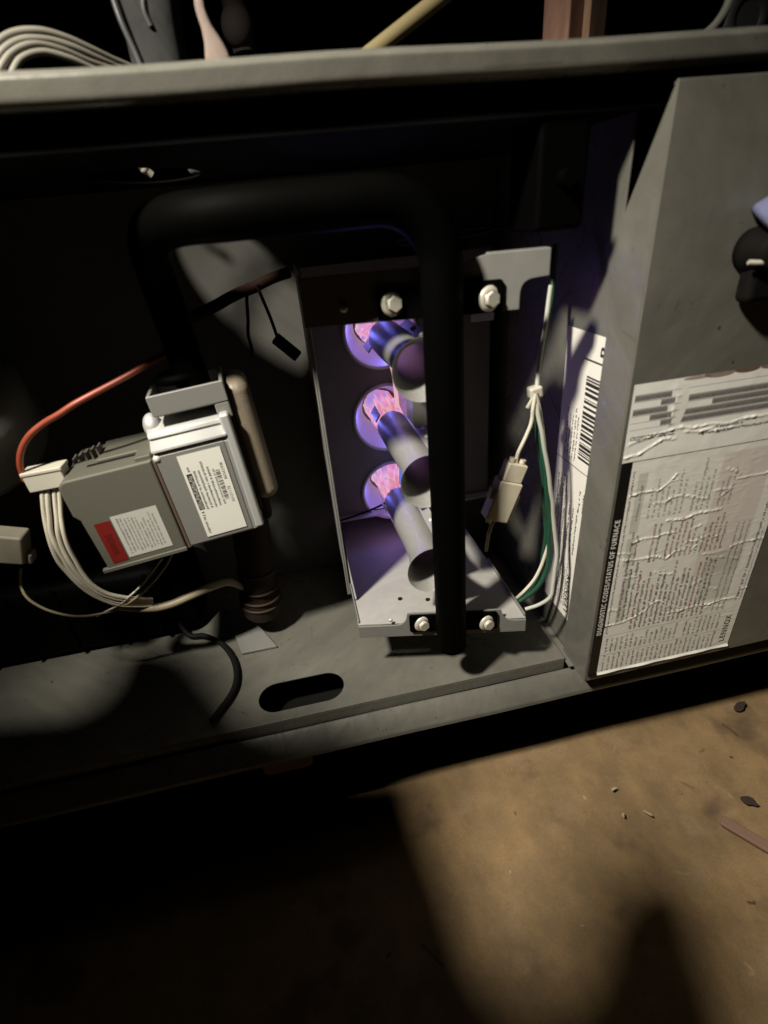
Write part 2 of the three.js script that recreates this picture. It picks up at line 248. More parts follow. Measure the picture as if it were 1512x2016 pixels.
    for (let r = 0; r < 3; r++) scribble(x, 470, 1100 + r * 50, 900, 22, ink, 0.5);
    x.fillStyle = '#1c1a18'; x.font = 'bold 78px sans-serif'; x.fillText('LENNOX', 60, 1318, 400); scribble(x, 540, 1315, 1100, 30, ink, 0.65); scribble(x, 540, 1350, 700, 18, ink, 0.4);
  });
  mesh('diagnostic_label', curl(X0, X1, Y0, Y1, 240, 360, (x, y) => field(x, y) + 0.0003 * Math.max(0, fbm(x * 70, y * 70, 6, 3)) + 0.00022 * Math.max(0, fbm(x * 75, y * 420, 12, 2) - 0.05) + (y < Y0 + 0.002 ? 0.0016 * (1 - (y - Y0) / 0.002) * (0.6 + 0.4 * noise.noise(x * 60, 1, 1)) : 0), (u, v) => [v, 1 - u]), std(1, 1, 1, 0.48, { map: t }), cover, 'wrinkled diagnostic codes label with a black heading bar on its left');
  const R1 = [[[0.1955, 0.3745], [0.205, 0.3755], [0.221, 0.384], [0.230, 0.383]], [[0.217, 0.387], [0.224, 0.389], [0.233, 0.390], [0.241, 0.388], [0.253, 0.389], [0.267, 0.387], [0.275, 0.389], [0.295, 0.389], [0.33, 0.39]], [[0.236, 0.387], [0.246, 0.385], [0.256, 0.386]], [[0.254, 0.384], [0.265, 0.383], [0.271, 0.384]], [[0.223, 0.416], [0.2255, 0.410], [0.225, 0.404], [0.223, 0.398], [0.224, 0.390]], [[0.198, 0.384], [0.215, 0.388]]];
  const f1 = ridgeField(R1.map((p, i) => [p, i === 4 ? 0.0022 : 0.0009, i === 4 ? 0.0003 : 0.0006]));
  const t1 = canvasTex(2048, 820, (x, w, h) => {
    x.fillStyle = '#f6f3ea'; x.fillRect(0, 0, w, h); x.strokeStyle = '#4c4945'; x.lineWidth = 4;
    for (let r = 0; r < 6; r++) { const y = 110 + r * 72; x.beginPath(); x.moveTo(20, y); x.lineTo(w, y); x.stroke(); if (r < 5) { for (const [a, b] of [[[24, 360]], [[270, 400], [520, 1500]], [[24, 340], [760, 1800]], [[190, 390], [500, 2040]], [[300, 400], [480, 1700]]][r].map((q) => q)) { x.fillStyle = 'rgba(112,109,105,.85)'; x.fillRect(a, y + 6, b - a, 58); scribble(x, a + 6, y + 48, b - a - 14, 26, '#3d3a38', 0.4); } } }
    x.fillStyle = '#eeeade'; x.beginPath(); x.moveTo(430, 70); x.quadraticCurveTo(500, 260, 420, 500); x.lineTo(480, 500); x.quadraticCurveTo(560, 260, 500, 70); x.fill();
    for (let r = 0; r < 2; r++) scribble(x, 40, 560 + r * 26, 420, 26, '#2a2725', 0.75); scribble(x, 700, 640, 1300, 40, '#2a2725', 0.6); scribble(x, 860, 590, 260, 30, '#2a2725', 0.6);
    for (let i = 0; i < 7; i++) { x.fillStyle = `rgba(96,66,52,${0.5 + rnd() * 0.4})`; x.beginPath(); x.ellipse(560 + i * 210 + rnd() * 80, 6 + rnd() * 16, 90 + rnd() * 70, 14 + rnd() * 26, 0, 0, 7); x.fill(); }   // brown torn top edge
  });
  const s1 = curl(0.1948, 0.345, 0.3712, 0.4222, 240, 80, (x, y) => 0.0002 + f1(x, y) + 0.0003 * Math.max(0, fbm(x * 60, y * 60, 2, 3)), (u, v) => [u, v]);
  mesh('notice_label', s1, std(1, 1, 1, 0.48, { map: t1 }), cover, 'upper white label of ruled grey rows with a torn brown top edge');
  // latch at the right edge of the frame
  const latch = thing('panel_latch', 'blue and black latch knob standing on the cover panel at the right edge', 'latch', [0.252, 0.492, 0.0152]);
  mesh('latch_body', [lathe([[0, 0], [0.011, 0], [0.0115, 0.006], [0.009, 0.014], [0.0085, 0.02], [0, 0.021]], [0, 0, 1], [0, -0.004, 0], 28), box(-0.006, 0.012, -0.03, -0.006, 0.001, 0.012, 0.004, 3)], dull(0.006, 0.005, 0.0045, 0.7, 0.12), latch);
  mesh('knob', [lathe([[0, 0], [0.013, 0.001], [0.0135, 0.004], [0.0115, 0.011], [0.007, 0.018], [0, 0.02]], [0.5, 0.75, 0.43], [-0.001, 0.006, 0.008], 26)], std(0.16, 0.17, 0.3, 0.6, { bumpMap: grainT, bumpScale: 0.0004 }), latch);
  mesh('latch_spring', tube([[-0.013, -0.008, 0.014], [-0.006, -0.0085, 0.017], [0.003, -0.007, 0.018], [0.012, -0.002, 0.018]], 0.0012, 20, 8), M.screw, latch);
}

// ---------------------------------------------------------------- burner assembly
const BY = [0.4365, 0.3585, 0.2815], BX = 0.0775, BZ = -0.17;
const burnerBox = thing('burner_box', 'sheet metal burner box holding three tubular burners in the open furnace front', 'burner box', [0, 0, 0]);
{
  const back = plate([[0.0148, 0.262], [0.1775, 0.262], [0.1775, 0.492], [0.0148, 0.492]], 0.0014, BY.map((y) => hole(BX, y, 0.0302)), 0.0003, 48); back.translate(0, 0, BZ - 0.0014);
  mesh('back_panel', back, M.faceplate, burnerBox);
  mesh('side_plate', [box(0.0132, 0.0146, 0.247, 0.495, -0.178, -0.062), box(0.0117, 0.0132, 0.247, 0.495, -0.0635, -0.062)], M.zinc, burnerBox, 'narrow left side plate seen nearly edge on');
  mesh('bottom_ledge', box(0.0148, 0.1775, 0.2605, 0.262, -0.172, -0.16), M.sheet, burnerBox);
  for (const y of BY) {
    const c = lathe([[0.0302, 0], [0.0312, 0.002], [0.0302, 0.004], [0.027, 0.012], [0.0215, 0.024], [0.0185, 0.034], [0.0178, 0.06], [0.0178, 0.13]], [0, 0, -1], [BX, y, BZ - 0.001], 56);
    const cup = mesh('inlet_cup', c, M.cup, burnerBox);
    mesh('rolled_rim', new THREE.TorusGeometry(0.0312, 0.0017, 10, 60).translate(BX, y, BZ + 0.0006), M.cup, cup);
  }
  // bottom tray: its front edge runs askew, right end nearer
  const fz = (x) => -0.0366 + (x - 0.0153) * 0.2284;
  const tray = plate([[0.0153, -fz(0.0153)], [0.1471, -fz(0.1471)], [0.1455, 0.205], [0.0215, 0.205]], 0.0014); tray.rotateX(-Math.PI / 2); tray.translate(0, 0.2336, 0);
  mesh('bottom_tray', tray, M.tray, burnerBox);
  const yaw = Math.atan(0.2284), fx = (g) => { g.rotateY(-yaw); g.translate(0.0153, 0, fz(0.0153)); return g; }, L = 0.1318 / Math.cos(yaw);
  // front flange, low at the ends and standing up between
  const s = new THREE.Shape(); s.moveTo(0, 0.2215); s.lineTo(L, 0.2215); s.lineTo(L, 0.2335); s.lineTo(0.127, 0.2335); s.quadraticCurveTo(0.118, 0.2335, 0.116, 0.242); s.lineTo(0.115, 0.2455); s.lineTo(0.041, 0.2455); s.lineTo(0.040, 0.241); s.quadraticCurveTo(0.0385, 0.2335, 0.030, 0.2335); s.lineTo(0, 0.2335);
  mesh('front_flange', fx(plate(s, 0.0014)), M.zinc, burnerBox);
  const lip = box(-0.0006, 0.0006, 0.2335, 0.2385, -0.08, -0.001); lip.translate(0, 0, 0);
  const rl = plate([[-fz(0.1471) + 0.001, 0.2345], [0.088, 0.2345], [0.088, 0.238], [-fz(0.1471) + 0.001, 0.238]], 0.0012); rl.rotateY(Math.PI / 2); rl.translate(0.1462, 0, 0);
  mesh('tray_lip', rl, M.zinc, burnerBox);
  const ll = plate([[-fz(0.0153) + 0.001, 0.2345], [0.09, 0.2345], [0.09, 0.237], [-fz(0.0153) + 0.001, 0.237]], 0.0012); ll.rotateY(Math.PI / 2); ll.translate(0.0157, 0, 0);
  mesh('tray_lip', ll, M.zinc, burnerBox);
  // top bracket with its T shaped right arm and folded rim
  const tz = (x) => -0.0366 + (x - 0.0153) * 0.2284, fx2 = (g) => { g.rotateY(-yaw); g.translate(0.0105, 0, tz(0.0105)); return g; };
  const T = new THREE.Shape(); T.moveTo(0, 0.468); T.lineTo(0.124, 0.4685); T.lineTo(0.1242, 0.477); T.quadraticCurveTo(0.1248, 0.4835, 0.131, 0.4842); T.lineTo(0.1398, 0.485); T.lineTo(0.1398, 0.4985); T.lineTo(0.108, 0.4985); T.quadraticCurveTo(0.1, 0.498, 0.096, 0.495); T.lineTo(0, 0.495);
  mesh('top_bracket', fx2(plate(T, 0.0014)), M.zinc, burnerBox);
  mesh('folded_rim', fx2(box(0.106, 0.1398, 0.4972, 0.4988, -0.008, 0.0012, 0.0007)), M.zinc, burnerBox);
  mesh('flame_tab', [plate([[0, 0.4345], [0.021, 0.4365], [0.021, 0.4435], [0, 0.441]], 0.001).rotateY(-0.7).translate(0.159, 0, -0.168)], M.sheet, burnerBox);
  mesh('rivet', [new THREE.SphereGeometry(0.0022, 16, 10).scale(1, 1, 0.6).translate(0.0335, 0.4775, -0.0285)], M.screw, burnerBox);
  mesh('rivet', [new THREE.SphereGeometry(0.0017, 16, 10).scale(1, 1, 0.6).translate(0.0415, 0.2395, -0.029)], M.screw, burnerBox);
  for (const [x, z] of [[0.0555, -0.058], [0.078, -0.05]]) mesh('screw_hole', cyl([x, 0.2345, z], [x, 0.2356, z], 0.002, 0.002, 16), M.dark, burnerBox);
  // three burners
  const flat = (g, k) => g;
  BY.forEach((y, i) => {
    const prof = [[0.0202, 0], [0.0194, 0.0018], [0.017, 0.008], [0.0146, 0.0155], [0.0132, 0.027], [0.013, 0.046], [0.0136, 0.062], [0.014, 0.078], [0.0142, 0.1], [0.0142, 0.122], [0.0136, 0.122], [0.0135, 0.1], [0.0132, 0.078], [0.0124, 0.055], [0.012, 0.03], [0.0136, 0.015], [0.0188, 0.0022], [0.0202, 0]];
    const b = mesh('burner', lathe(prof, [0, -0.012, -1], [BX + 0.001, y - 0.0005, -0.029], 44), M.burner, burnerBox);
    mesh('seam_flange', box(0.0125, 0.0215, -0.0008, 0.0008, -0.145, -0.05).rotateZ(0.55).translate(BX + 0.001, y, 0), M.burner, b);
    for (const z of [-0.06, -0.086, -0.112]) mesh('weld_spot', new THREE.SphereGeometry(0.0022, 14, 10).scale(1, 0.7, 1).translate(0.0175, 0.001, z).rotateZ(0.55).translate(BX + 0.001, y, 0), M.screw, b);
    const tab = box(-0.004, 0.004, -0.0007, 0.0007, -0.022, 0.004); const a = [2.5, 2.55, 3.55][i];
    tab.rotateZ(a + Math.PI / 2); tab.translate(BX + 0.001 + Math.cos(a + (i ? 0 : 1.2)) * 0.0162, y + Math.sin(a + (i ? 0 : 1.2)) * 0.0162, -0.15); mesh('end_tab', tab, M.burner, b);
    const tab2 = box(-0.003, 0.003, -0.0006, 0.0006, -0.02, 0.004); tab2.translate(BX + 0.012, y - 0.01, -0.15); mesh('end_tab', tab2, M.burner, b);
  });
  for (let i = 0; i < 2; i++) mesh('crossover_plate', [plate([[0.088, BY[i + 1] + 0.012], [0.104, BY[i + 1] + 0.012], [0.104, BY[i] - 0.012], [0.088, BY[i] - 0.012]], 0.001).rotateY(0).translate(0, 0, -0.105), box(0.0875, 0.0885, BY[i + 1] + 0.013, BY[i] - 0.013, -0.128, -0.104), box(0.1035, 0.1045, BY[i + 1] + 0.013, BY[i] - 0.013, -0.128, -0.104)], M.burner, burnerBox);
}
// flames: burning gas between the burner ends and the inlets, each with its own light
{
  const ft = canvasTex(256, 256, (x) => { x.fillStyle = '#ffb4e4'; x.fillRect(0, 0, 256, 256); for (let i = 0; i < 34; i++) { const col = [[255, 150, 110], [255, 245, 255], [150, 135, 255], [255, 120, 190]][i % 4], px = rnd() * 256, py = 110 + rnd() * 146, w = 22 + rnd() * 50, h = 14 + rnd() * 40; for (let k = 14; k > 0; k--) { x.fillStyle = `rgba(${col},0.045)`; x.beginPath(); x.ellipse(px, py, w * k / 14, h * k / 14, 0.3, 0, 7); x.fill(); } } });
  const fm = new THREE.MeshStandardMaterial({ color: 0x000000, emissive: 0xffffff, emissiveMap: ft, emissiveIntensity: 0.8, roughness: 1, side: THREE.DoubleSide });
  const L = ['pink and blue gas flame at the top burner, half hidden by the bracket', 'pink gas flame at the middle of the three burners', 'pink and blue gas flame at the lowest of the three burners'];
  BY.forEach((y, i) => {
    const f = lathe([[0, 0.002], [0.006, 0], [0.012, 0.002], [0.0155, 0.006], [0.0165, 0.03], [0.0165, 0.06], [0.012, 0.09], [0, 0.1]], [0, 0, -1], [BX, y, -0.196], 44);
    const p = f.attributes.position; for (let k = 0; k < p.count; k++) { const an = Math.atan2(p.getY(k) - y, p.getX(k) - BX), q = 1 + 0.16 * noise.noise(Math.cos(an) * 2.6 + i * 7, Math.sin(an) * 2.6, p.getZ(k) * 45) + 0.1 * noise.noise(Math.cos(an) * 7, Math.sin(an) * 7 + i * 5, p.getZ(k) * 90); p.setXY(k, BX + (p.getX(k) - BX) * q, y + (p.getY(k) - y) * q); } f.computeVertexNormals();
    const jets = [f];
    for (let k = 0; k < 7; k++) { const a = k / 7 * 6.283 + i + 0.5 * rnd(), a2 = a + 0.5 * (rnd() - 0.5), c = Math.cos(a), d = Math.sin(a); jets.push(new THREE.TubeGeometry(new THREE.CatmullRomCurve3([V(BX + c * 0.011, y + d * 0.011, -0.15), V(BX + c * 0.0125, y + d * 0.0125, -0.17), V(BX + Math.cos(a2) * 0.0145, y + Math.sin(a2) * 0.0145, -0.2)]), 10, 0.0016 + 0.0014 * rnd(), 6)); }
    tag(mesh('burner_flame', jets, fm), L[i], 'flame', 'burner flames');
    for (const [dx, dy, pw] of [[-0.0225, 0.004, 0.011], [0.006, -0.0235, 0.008], [0.0, 0.0235, 0.008]]) {
      const pl = new THREE.PointLight(new THREE.Color(0.17, 0.18, 1.0), pw * 0.1, 0, 2); pl.position.set(BX + dx, y + dy, -0.1755); pl.castShadow = true; pl.shadow.radius = 0.2; pl.name = 'flame_light'; scene.add(pl);
    }
  });
  const streak = (pts, r, c, k, o, label) => { const g = tube(pts, r, 24, 10); tag(mesh('carryover_flame', g, new THREE.MeshStandardMaterial({ color: 0x000000, emissive: c, emissiveIntensity: k, transparent: true, opacity: o, roughness: 1 })), label, 'flame'); };
  streak([[0.079, 0.421, -0.145], [0.0815, 0.405, -0.142], [0.082, 0.392, -0.142], [0.083, 0.376, -0.145]], 0.0019, new THREE.Color(1, 0.55, 0.62), 0.8, 0.85, 'thin orange pink flame strand running from the top burner to the middle one');
  streak([[0.078, 0.342, -0.148], [0.0805, 0.33, -0.142], [0.082, 0.318, -0.142], [0.0815, 0.3, -0.146]], 0.0026, new THREE.Color(0.16, 0.3, 1), 0.6, 0.75, 'blue flame strand running from the middle burner to the lowest one');
  for (const [x, y, z, c, k] of [[0.0735, 0.4, -0.143, new THREE.Color(0.75, 0.4, 0.8), 0.00015], [0.0735, 0.322, -0.143, new THREE.Color(0.35, 0.32, 0.9), 0.0004], [0.066, 0.262, -0.146, new THREE.Color(0.62, 0.3, 0.85), 0.0006]]) { const pl = new THREE.PointLight(c, k, 0, 2); pl.position.set(x, y, z); pl.castShadow = true; pl.shadow.radius = 0.3; pl.name = 'flame_light'; scene.add(pl); }
  tag(mesh('flame_sensor', [tube([[0.0148, 0.268, -0.15], [0.045, 0.2725, -0.152], [0.062, 0.2775, -0.152], [0.0745, 0.2835, -0.152]], 0.0011, 24, 8)], M.dark), 'thin dark sensor rod crossing in front of the lowest flame', 'sensor rod');
}

// ---------------------------------------------------------------- gas manifold
{
  const m = thing('gas_manifold', 'black gas manifold pipe standing upright before the burners and bending left at the top', 'gas pipe', [0, 0, 0]);
  const PX = 0.0858, PZ = -0.0085, r = 0.0116;
  const pts = [[PX, 0.221, PZ], [PX, 0.3, PZ], [PX, 0.42, PZ], [PX, 0.482, PZ]];
  for (let k = 0; k <= 8; k++) { const a = k / 8 * Math.PI / 2; pts.push([PX - 0.033 * (1 - Math.cos(a)), 0.495 + 0.033 * Math.sin(a), PZ + 0.0015 * (1 - Math.cos(a))]); }
  pts.push([0.03, 0.528, -0.006], [-0.02, 0.528, -0.008], [-0.048, 0.5275, -0.026], [-0.067, 0.52, -0.062], [-0.0735, 0.5, -0.088], [-0.0725, 0.47, -0.094], [-0.0705, 0.432, -0.093]);
  mesh('pipe', tube(pts, r, 200, 28), M.black, m);
  mesh('end_cap', lathe([[0, 0], [r * 0.85, 0.0002], [r, 0.0016], [r, 0.004]], [0, 1, 0], [PX, 0.2185, PZ], 28), M.black, m);
  const ears = [['top', 0.477, 0.0525, 0.1235, [0.0605, 0.1135]], ['bottom', 0.236, 0.056, 0.126, [0.0655, 0.1155]]];
  const fz = (x) => -0.0366 + (x - 0.0153) * 0.2284 + 0.0016, yaw = Math.atan(0.2284);
  for (const [, y, x0, x1, sx] of ears) {
    const e = plate(roundedRect(x0, y - 0.0085, x1 - x0, 0.017, 0.002), 0.0022); e.translate(-x0, 0, 0); e.rotateY(-yaw); e.translate(x0, 0, fz(x0)); mesh('mounting_ear', e, M.black, m);
    for (const x of sx) {
      const b = mesh('bolt', lathe([[0, 0], [0.0068, 0], [0.007, 0.0008], [0.0062, 0.0018], [0.0046, 0.0022]], [0.2226, 0, 0.975], [x, y + (x < 0.09 ? 0.001 : -0.001), fz(x) + 0.0023], 28), M.screw, m);
      const h = new THREE.CylinderGeometry(0.0042, 0.0045, 0.0042, 6); h.rotateX(Math.PI / 2); h.rotateY(yaw * 1); h.translate(x + 0.0006, y + (x < 0.09 ? 0.001 : -0.001), fz(x) + 0.0052); mesh('hex_head', h, M.screw, b);
    }
  }
}

// ---------------------------------------------------------------- gas valve
{
  const v = thing('gas_valve', 'grey and silver gas valve with two labels at the left of the burner box', 'gas valve', [-0.105, 0.355, -0.06]);
  v.rotation.order = 'ZYX'; v.rotation.z = 0.066; v.rotation.y = 0.1;
  // olive plastic control housing
  const s = new THREE.Shape(); s.moveTo(-0.054, -0.036); s.lineTo(0.002, -0.036); s.lineTo(0.0025, 0.038); s.lineTo(-0.052, 0.038); s.quadraticCurveTo(-0.0585, 0.0375, -0.0585, 0.031); s.lineTo(-0.0585, 0.012); s.lineTo(-0.0555, 0.0075);
  const hg = metric(new THREE.ExtrudeGeometry(s, { depth: 0.06, bevelEnabled: true, bevelThickness: 0.0016, bevelSize: 0.0016, bevelOffset: -0.0016, bevelSegments: 4, curveSegments: 10 }).translate(0, 0, -0.0616));
  const h = mesh('control_housing', hg, M.plastic, v);
  mesh('housing_step', [box(-0.036, 0.0026, 0.0372, 0.0402, -0.062, -0.0215, 0.0012, 3), box(-0.008, 0.0026, 0.0375, 0.041, -0.022, -0.003, 0.0008)], M.plastic, h);
  mesh('housing_slot', box(-0.042, -0.006, 0.0378, 0.0386, -0.0205, -0.0175, 0.0003), M.dark, h);
  for (let i = 0; i < 5; i++) mesh('housing_rib', box(-0.036 - i * 0.0045, -0.0345 - i * 0.0045, 0.0375, 0.0455 - i * 0.0011, -0.044, -0.03 - i * 0.0008, 0.0006), M.plastic, h);
  mesh('housing_rim', box(-0.058, 0.002, -0.0362, -0.033, -0.003, 0.0008, 0.0006), M.plastic, h);
  // silver body: ridged profile extruded along x
  const pr = [[-0.035, -0.002], [-0.0335, 0], [0.0385, 0], [0.0398, -0.0012], [0.0402, -0.0026], [0.0408, -0.0022], [0.0425, 0.0014], [0.0438, 0.0012], [0.0462, -0.0022], [0.0478, -0.0055], [0.0484, -0.0075], [0.049, -0.0076], [0.0502, -0.006], [0.052, -0.0066], [0.0545, -0.0105], [0.0562, -0.015], [0.0568, -0.019], [0.0568, -0.04], [-0.035, -0.04]];
  const bs = new THREE.Shape(pr.map(([y, z]) => new THREE.Vector2(-z, y)));
  const bg = metric(toCreasedNormals(new THREE.ExtrudeGeometry(bs, { depth: 0.048, bevelEnabled: true, bevelThickness: 0.0014, bevelSize: 0.001, bevelOffset: -0.001, bevelSegments: 3 }).rotateY(Math.PI / 2).translate(0.006, 0, 0), 0.7));
  const body = mesh('valve_body', bg, M.cast, v);
  mesh('face_plate', box(0.0055, 0.052, -0.033, 0.0392, -0.001, 0.0006, 0.0005), M.castDull, body);
  mesh('edge_strip', [box(0.0535, 0.0605, -0.034, 0.057, -0.03, 0.0004, 0.0022, 4)], M.cast, v, 'bright silver edge of the valve body');
  mesh('seam_gasket', box(0.0026, 0.0055, -0.0355, 0.038, -0.04, -0.0012, 0.0004), M.seam, v);
  mesh('seam_bar', box(0.0036, 0.0052, -0.0345, 0.0365, -0.003, 0.0006, 0.0004), M.seam, v);
  // inlet boss: square open frame at the top
  const y0 = 0.0635, y1 = 0.0775, zf = -0.006, zb = -0.05;
  const boss = mesh('inlet_boss', [box(0.013, 0.063, y0, y1, zf - 0.0026, zf, 0.0008), box(0.013, 0.0156, y0, y1, zb, zf - 0.0027, 0.0008), box(0.0604, 0.063, y0, y1, zb, zf - 0.0027, 0.0008), box(0.0157, 0.0603, y0, y1, zb, zb + 0.0026, 0.0008), box(0.0157, 0.0603, y0 - 0.001, y0 + 0.001, zb, zf - 0.0027, 0.0005), box(0.053, 0.063, 0.052, y0, -0.03, zf - 0.0005, 0.0012)], M.castDull, v);
  mesh('boss_screw', lathe([[0, 0], [0.0028, 0], [0.003, 0.0025], [0, 0.003]], [0, 1, 0], [0.0245, y0 + 0.001, -0.014], 16), M.screw, boss);
  mesh('side_knob', new THREE.SphereGeometry(0.0085, 24, 18).scale(0.75, 1.15, 1).translate(0.0085, 0.054, -0.02), M.cast, v);
  mesh('corner_screw', new THREE.SphereGeometry(0.0028, 16, 12).translate(0.0065, 0.0375, -0.001), M.screw, v);
  // tan bonnet behind the right side
  mesh('side_bonnet', [box(0.0598, 0.0785, -0.02, 0.074, -0.055, -0.011, 0.0085, 6)], M.tan, v);
  mesh('bonnet_gap', box(0.0575, 0.063, -0.026, 0.068, -0.022, -0.0095, 0.0022), M.rust, v);
  mesh('outlet_fitting', [box(0.05, 0.068, -0.042, -0.018, -0.055, -0.02, 0.005, 4), cyl([0.06, -0.018, -0.02], [0.0605, -0.012, -0.018], 0.003, 0.002, 14)], M.dark, v);
  for (const [x, y] of [[0.0615, -0.0105], [0.0655, -0.0125]]) mesh('body_screw', new THREE.SphereGeometry(0.0017, 12, 8).translate(x, y, -0.0145), M.screw, v);
  // riser stub
  mesh('pipe_collar', lathe([[0.0135, 0], [0.0165, 0.001], [0.017, 0.005], [0.0135, 0.007]], [0, 1, 0], [0.035, 0.078, -0.032], 32), M.black, v);
  // labels
  const scr = (x, px, y, len, s, a) => { let q = px; x.fillStyle = '#2c2a2a'; while (q < px + len) { const w = s * (0.25 + rnd() * 0.4); x.globalAlpha = a; x.fillRect(q, y - s * 0.8, w, s * (0.5 + 0.3 * rnd())); q += w + s * (rnd() < 0.2 ? 0.55 : 0.16); } x.globalAlpha = 1; };
  const t1 = canvasTex(1024, 448, (x, w, h) => {       // text reads upward along the valve
    x.fillStyle = '#d9d7cc'; x.fillRect(0, 0, w, h);
    x.fillStyle = '#2a2829'; x.fillRect(350, 26, 450, 58); x.fillStyle = '#cfccc2'; for (let i = 0; i < 11; i++) { x.fillRect(368 + i * 38, 36, 6, 38); x.fillRect(368 + i * 38, i % 2 ? 36 : 68, 24, 6); x.fillRect(386 + i * 38, 36 + (i % 3) * 8, 6, 30); }
    scr(x, 820, 78, 60, 30, 0.8); for (let r = 0; r < 4; r++) scr(x, 340 + (r % 2) * 6, 128 + r * 48, 470 + (r === 2 ? 100 : 0), 32, 0.75); scr(x, 350, 318, 430, 26, 0.7);
    x.fillStyle = '#1d1c1c'; for (let q = 400; q < 760;) { const k = 5 + Math.floor(rnd() * 3) * 5; x.fillRect(q, 322, k, 48); q += k + 6 + Math.floor(rnd() * 2) * 6; }
    x.font = 'bold 42px monospace'; x.fillStyle = '#222'; x.fillText('60101178', 350, 418, 220); x.fillText('M434290M', 640, 418, 250); scr(x, 40, 60, 220, 34, 0.7); scr(x, 270, 66, 50, 40, 0.8);
  });
  const lg = new THREE.PlaneGeometry(0.066, 0.0292, 1, 1); lg.rotateZ(Math.PI / 2); const shp = (g, x, y, z) => g.translate(x, y, z);
  mesh('valve_label', shp(lg, 0.0335, 0.0035, 0.0012), std(1, 1, 1, 0.5, { map: t1 }), body, 'white valve label with a barcode on the silver face');
  const t2 = canvasTex(512, 512, (x, w, h) => { x.fillStyle = '#b4b2aa'; x.fillRect(0, 0, w, h); for (let r = 0; r < 11; r++) scr(x, 40 + (r % 3) * 10, 70 + r * 38, 300 + rnd() * 120, r < 2 ? 30 : 24, 0.5); });
  mesh('instruction_label', new THREE.PlaneGeometry(0.0345, 0.031).rotateZ(Math.PI / 2).translate(-0.0218, -0.0115, 0.0003), std(1, 1, 1, 0.5, { map: t2 }), h, 'small white instruction label');
  const t3 = canvasTex(512, 96, (x, w, h) => { x.fillStyle = '#6e1712'; x.fillRect(0, 0, w, h); x.fillStyle = 'rgba(40,6,6,.7)'; x.font = 'bold 56px sans-serif'; x.fillText('WARNING', 90, 68); });
  mesh('warning_strip', new THREE.PlaneGeometry(0.0335, 0.0105).rotateZ(Math.PI / 2).translate(-0.0437, -0.0135, 0.0003), std(1, 1, 1, 0.5, { map: t3 }), h, 'dark red warning strip');
}
{
  const f = thing('gas_inlet_fitting', 'dark brown ridged gas inlet fitting below the silver valve body', 'pipe fitting', [-0.066, 0.245, -0.118]);
  mesh('fitting_body', lathe([[0, -0.045], [0.016, -0.045], [0.0185, -0.04], [0.0185, -0.02], [0.016, -0.018], [0.0165, 0.03], [0.015, 0.09], [0, 0.09]], [0.1, 1, 0.06], [0, 0, 0], 30), M.rust, f);
  for (const y of [-0.03, -0.022, -0.012, 0.008]) mesh('ridge', new THREE.TorusGeometry(y < -0.015 ? 0.0187 : 0.0168, 0.0012, 8, 36).rotateX(Math.PI / 2).rotateZ(-0.1).translate(y * 0.1, y, y * 0.06), dull(0.045, 0.028, 0.018, 0.6, 0.4), f);
}

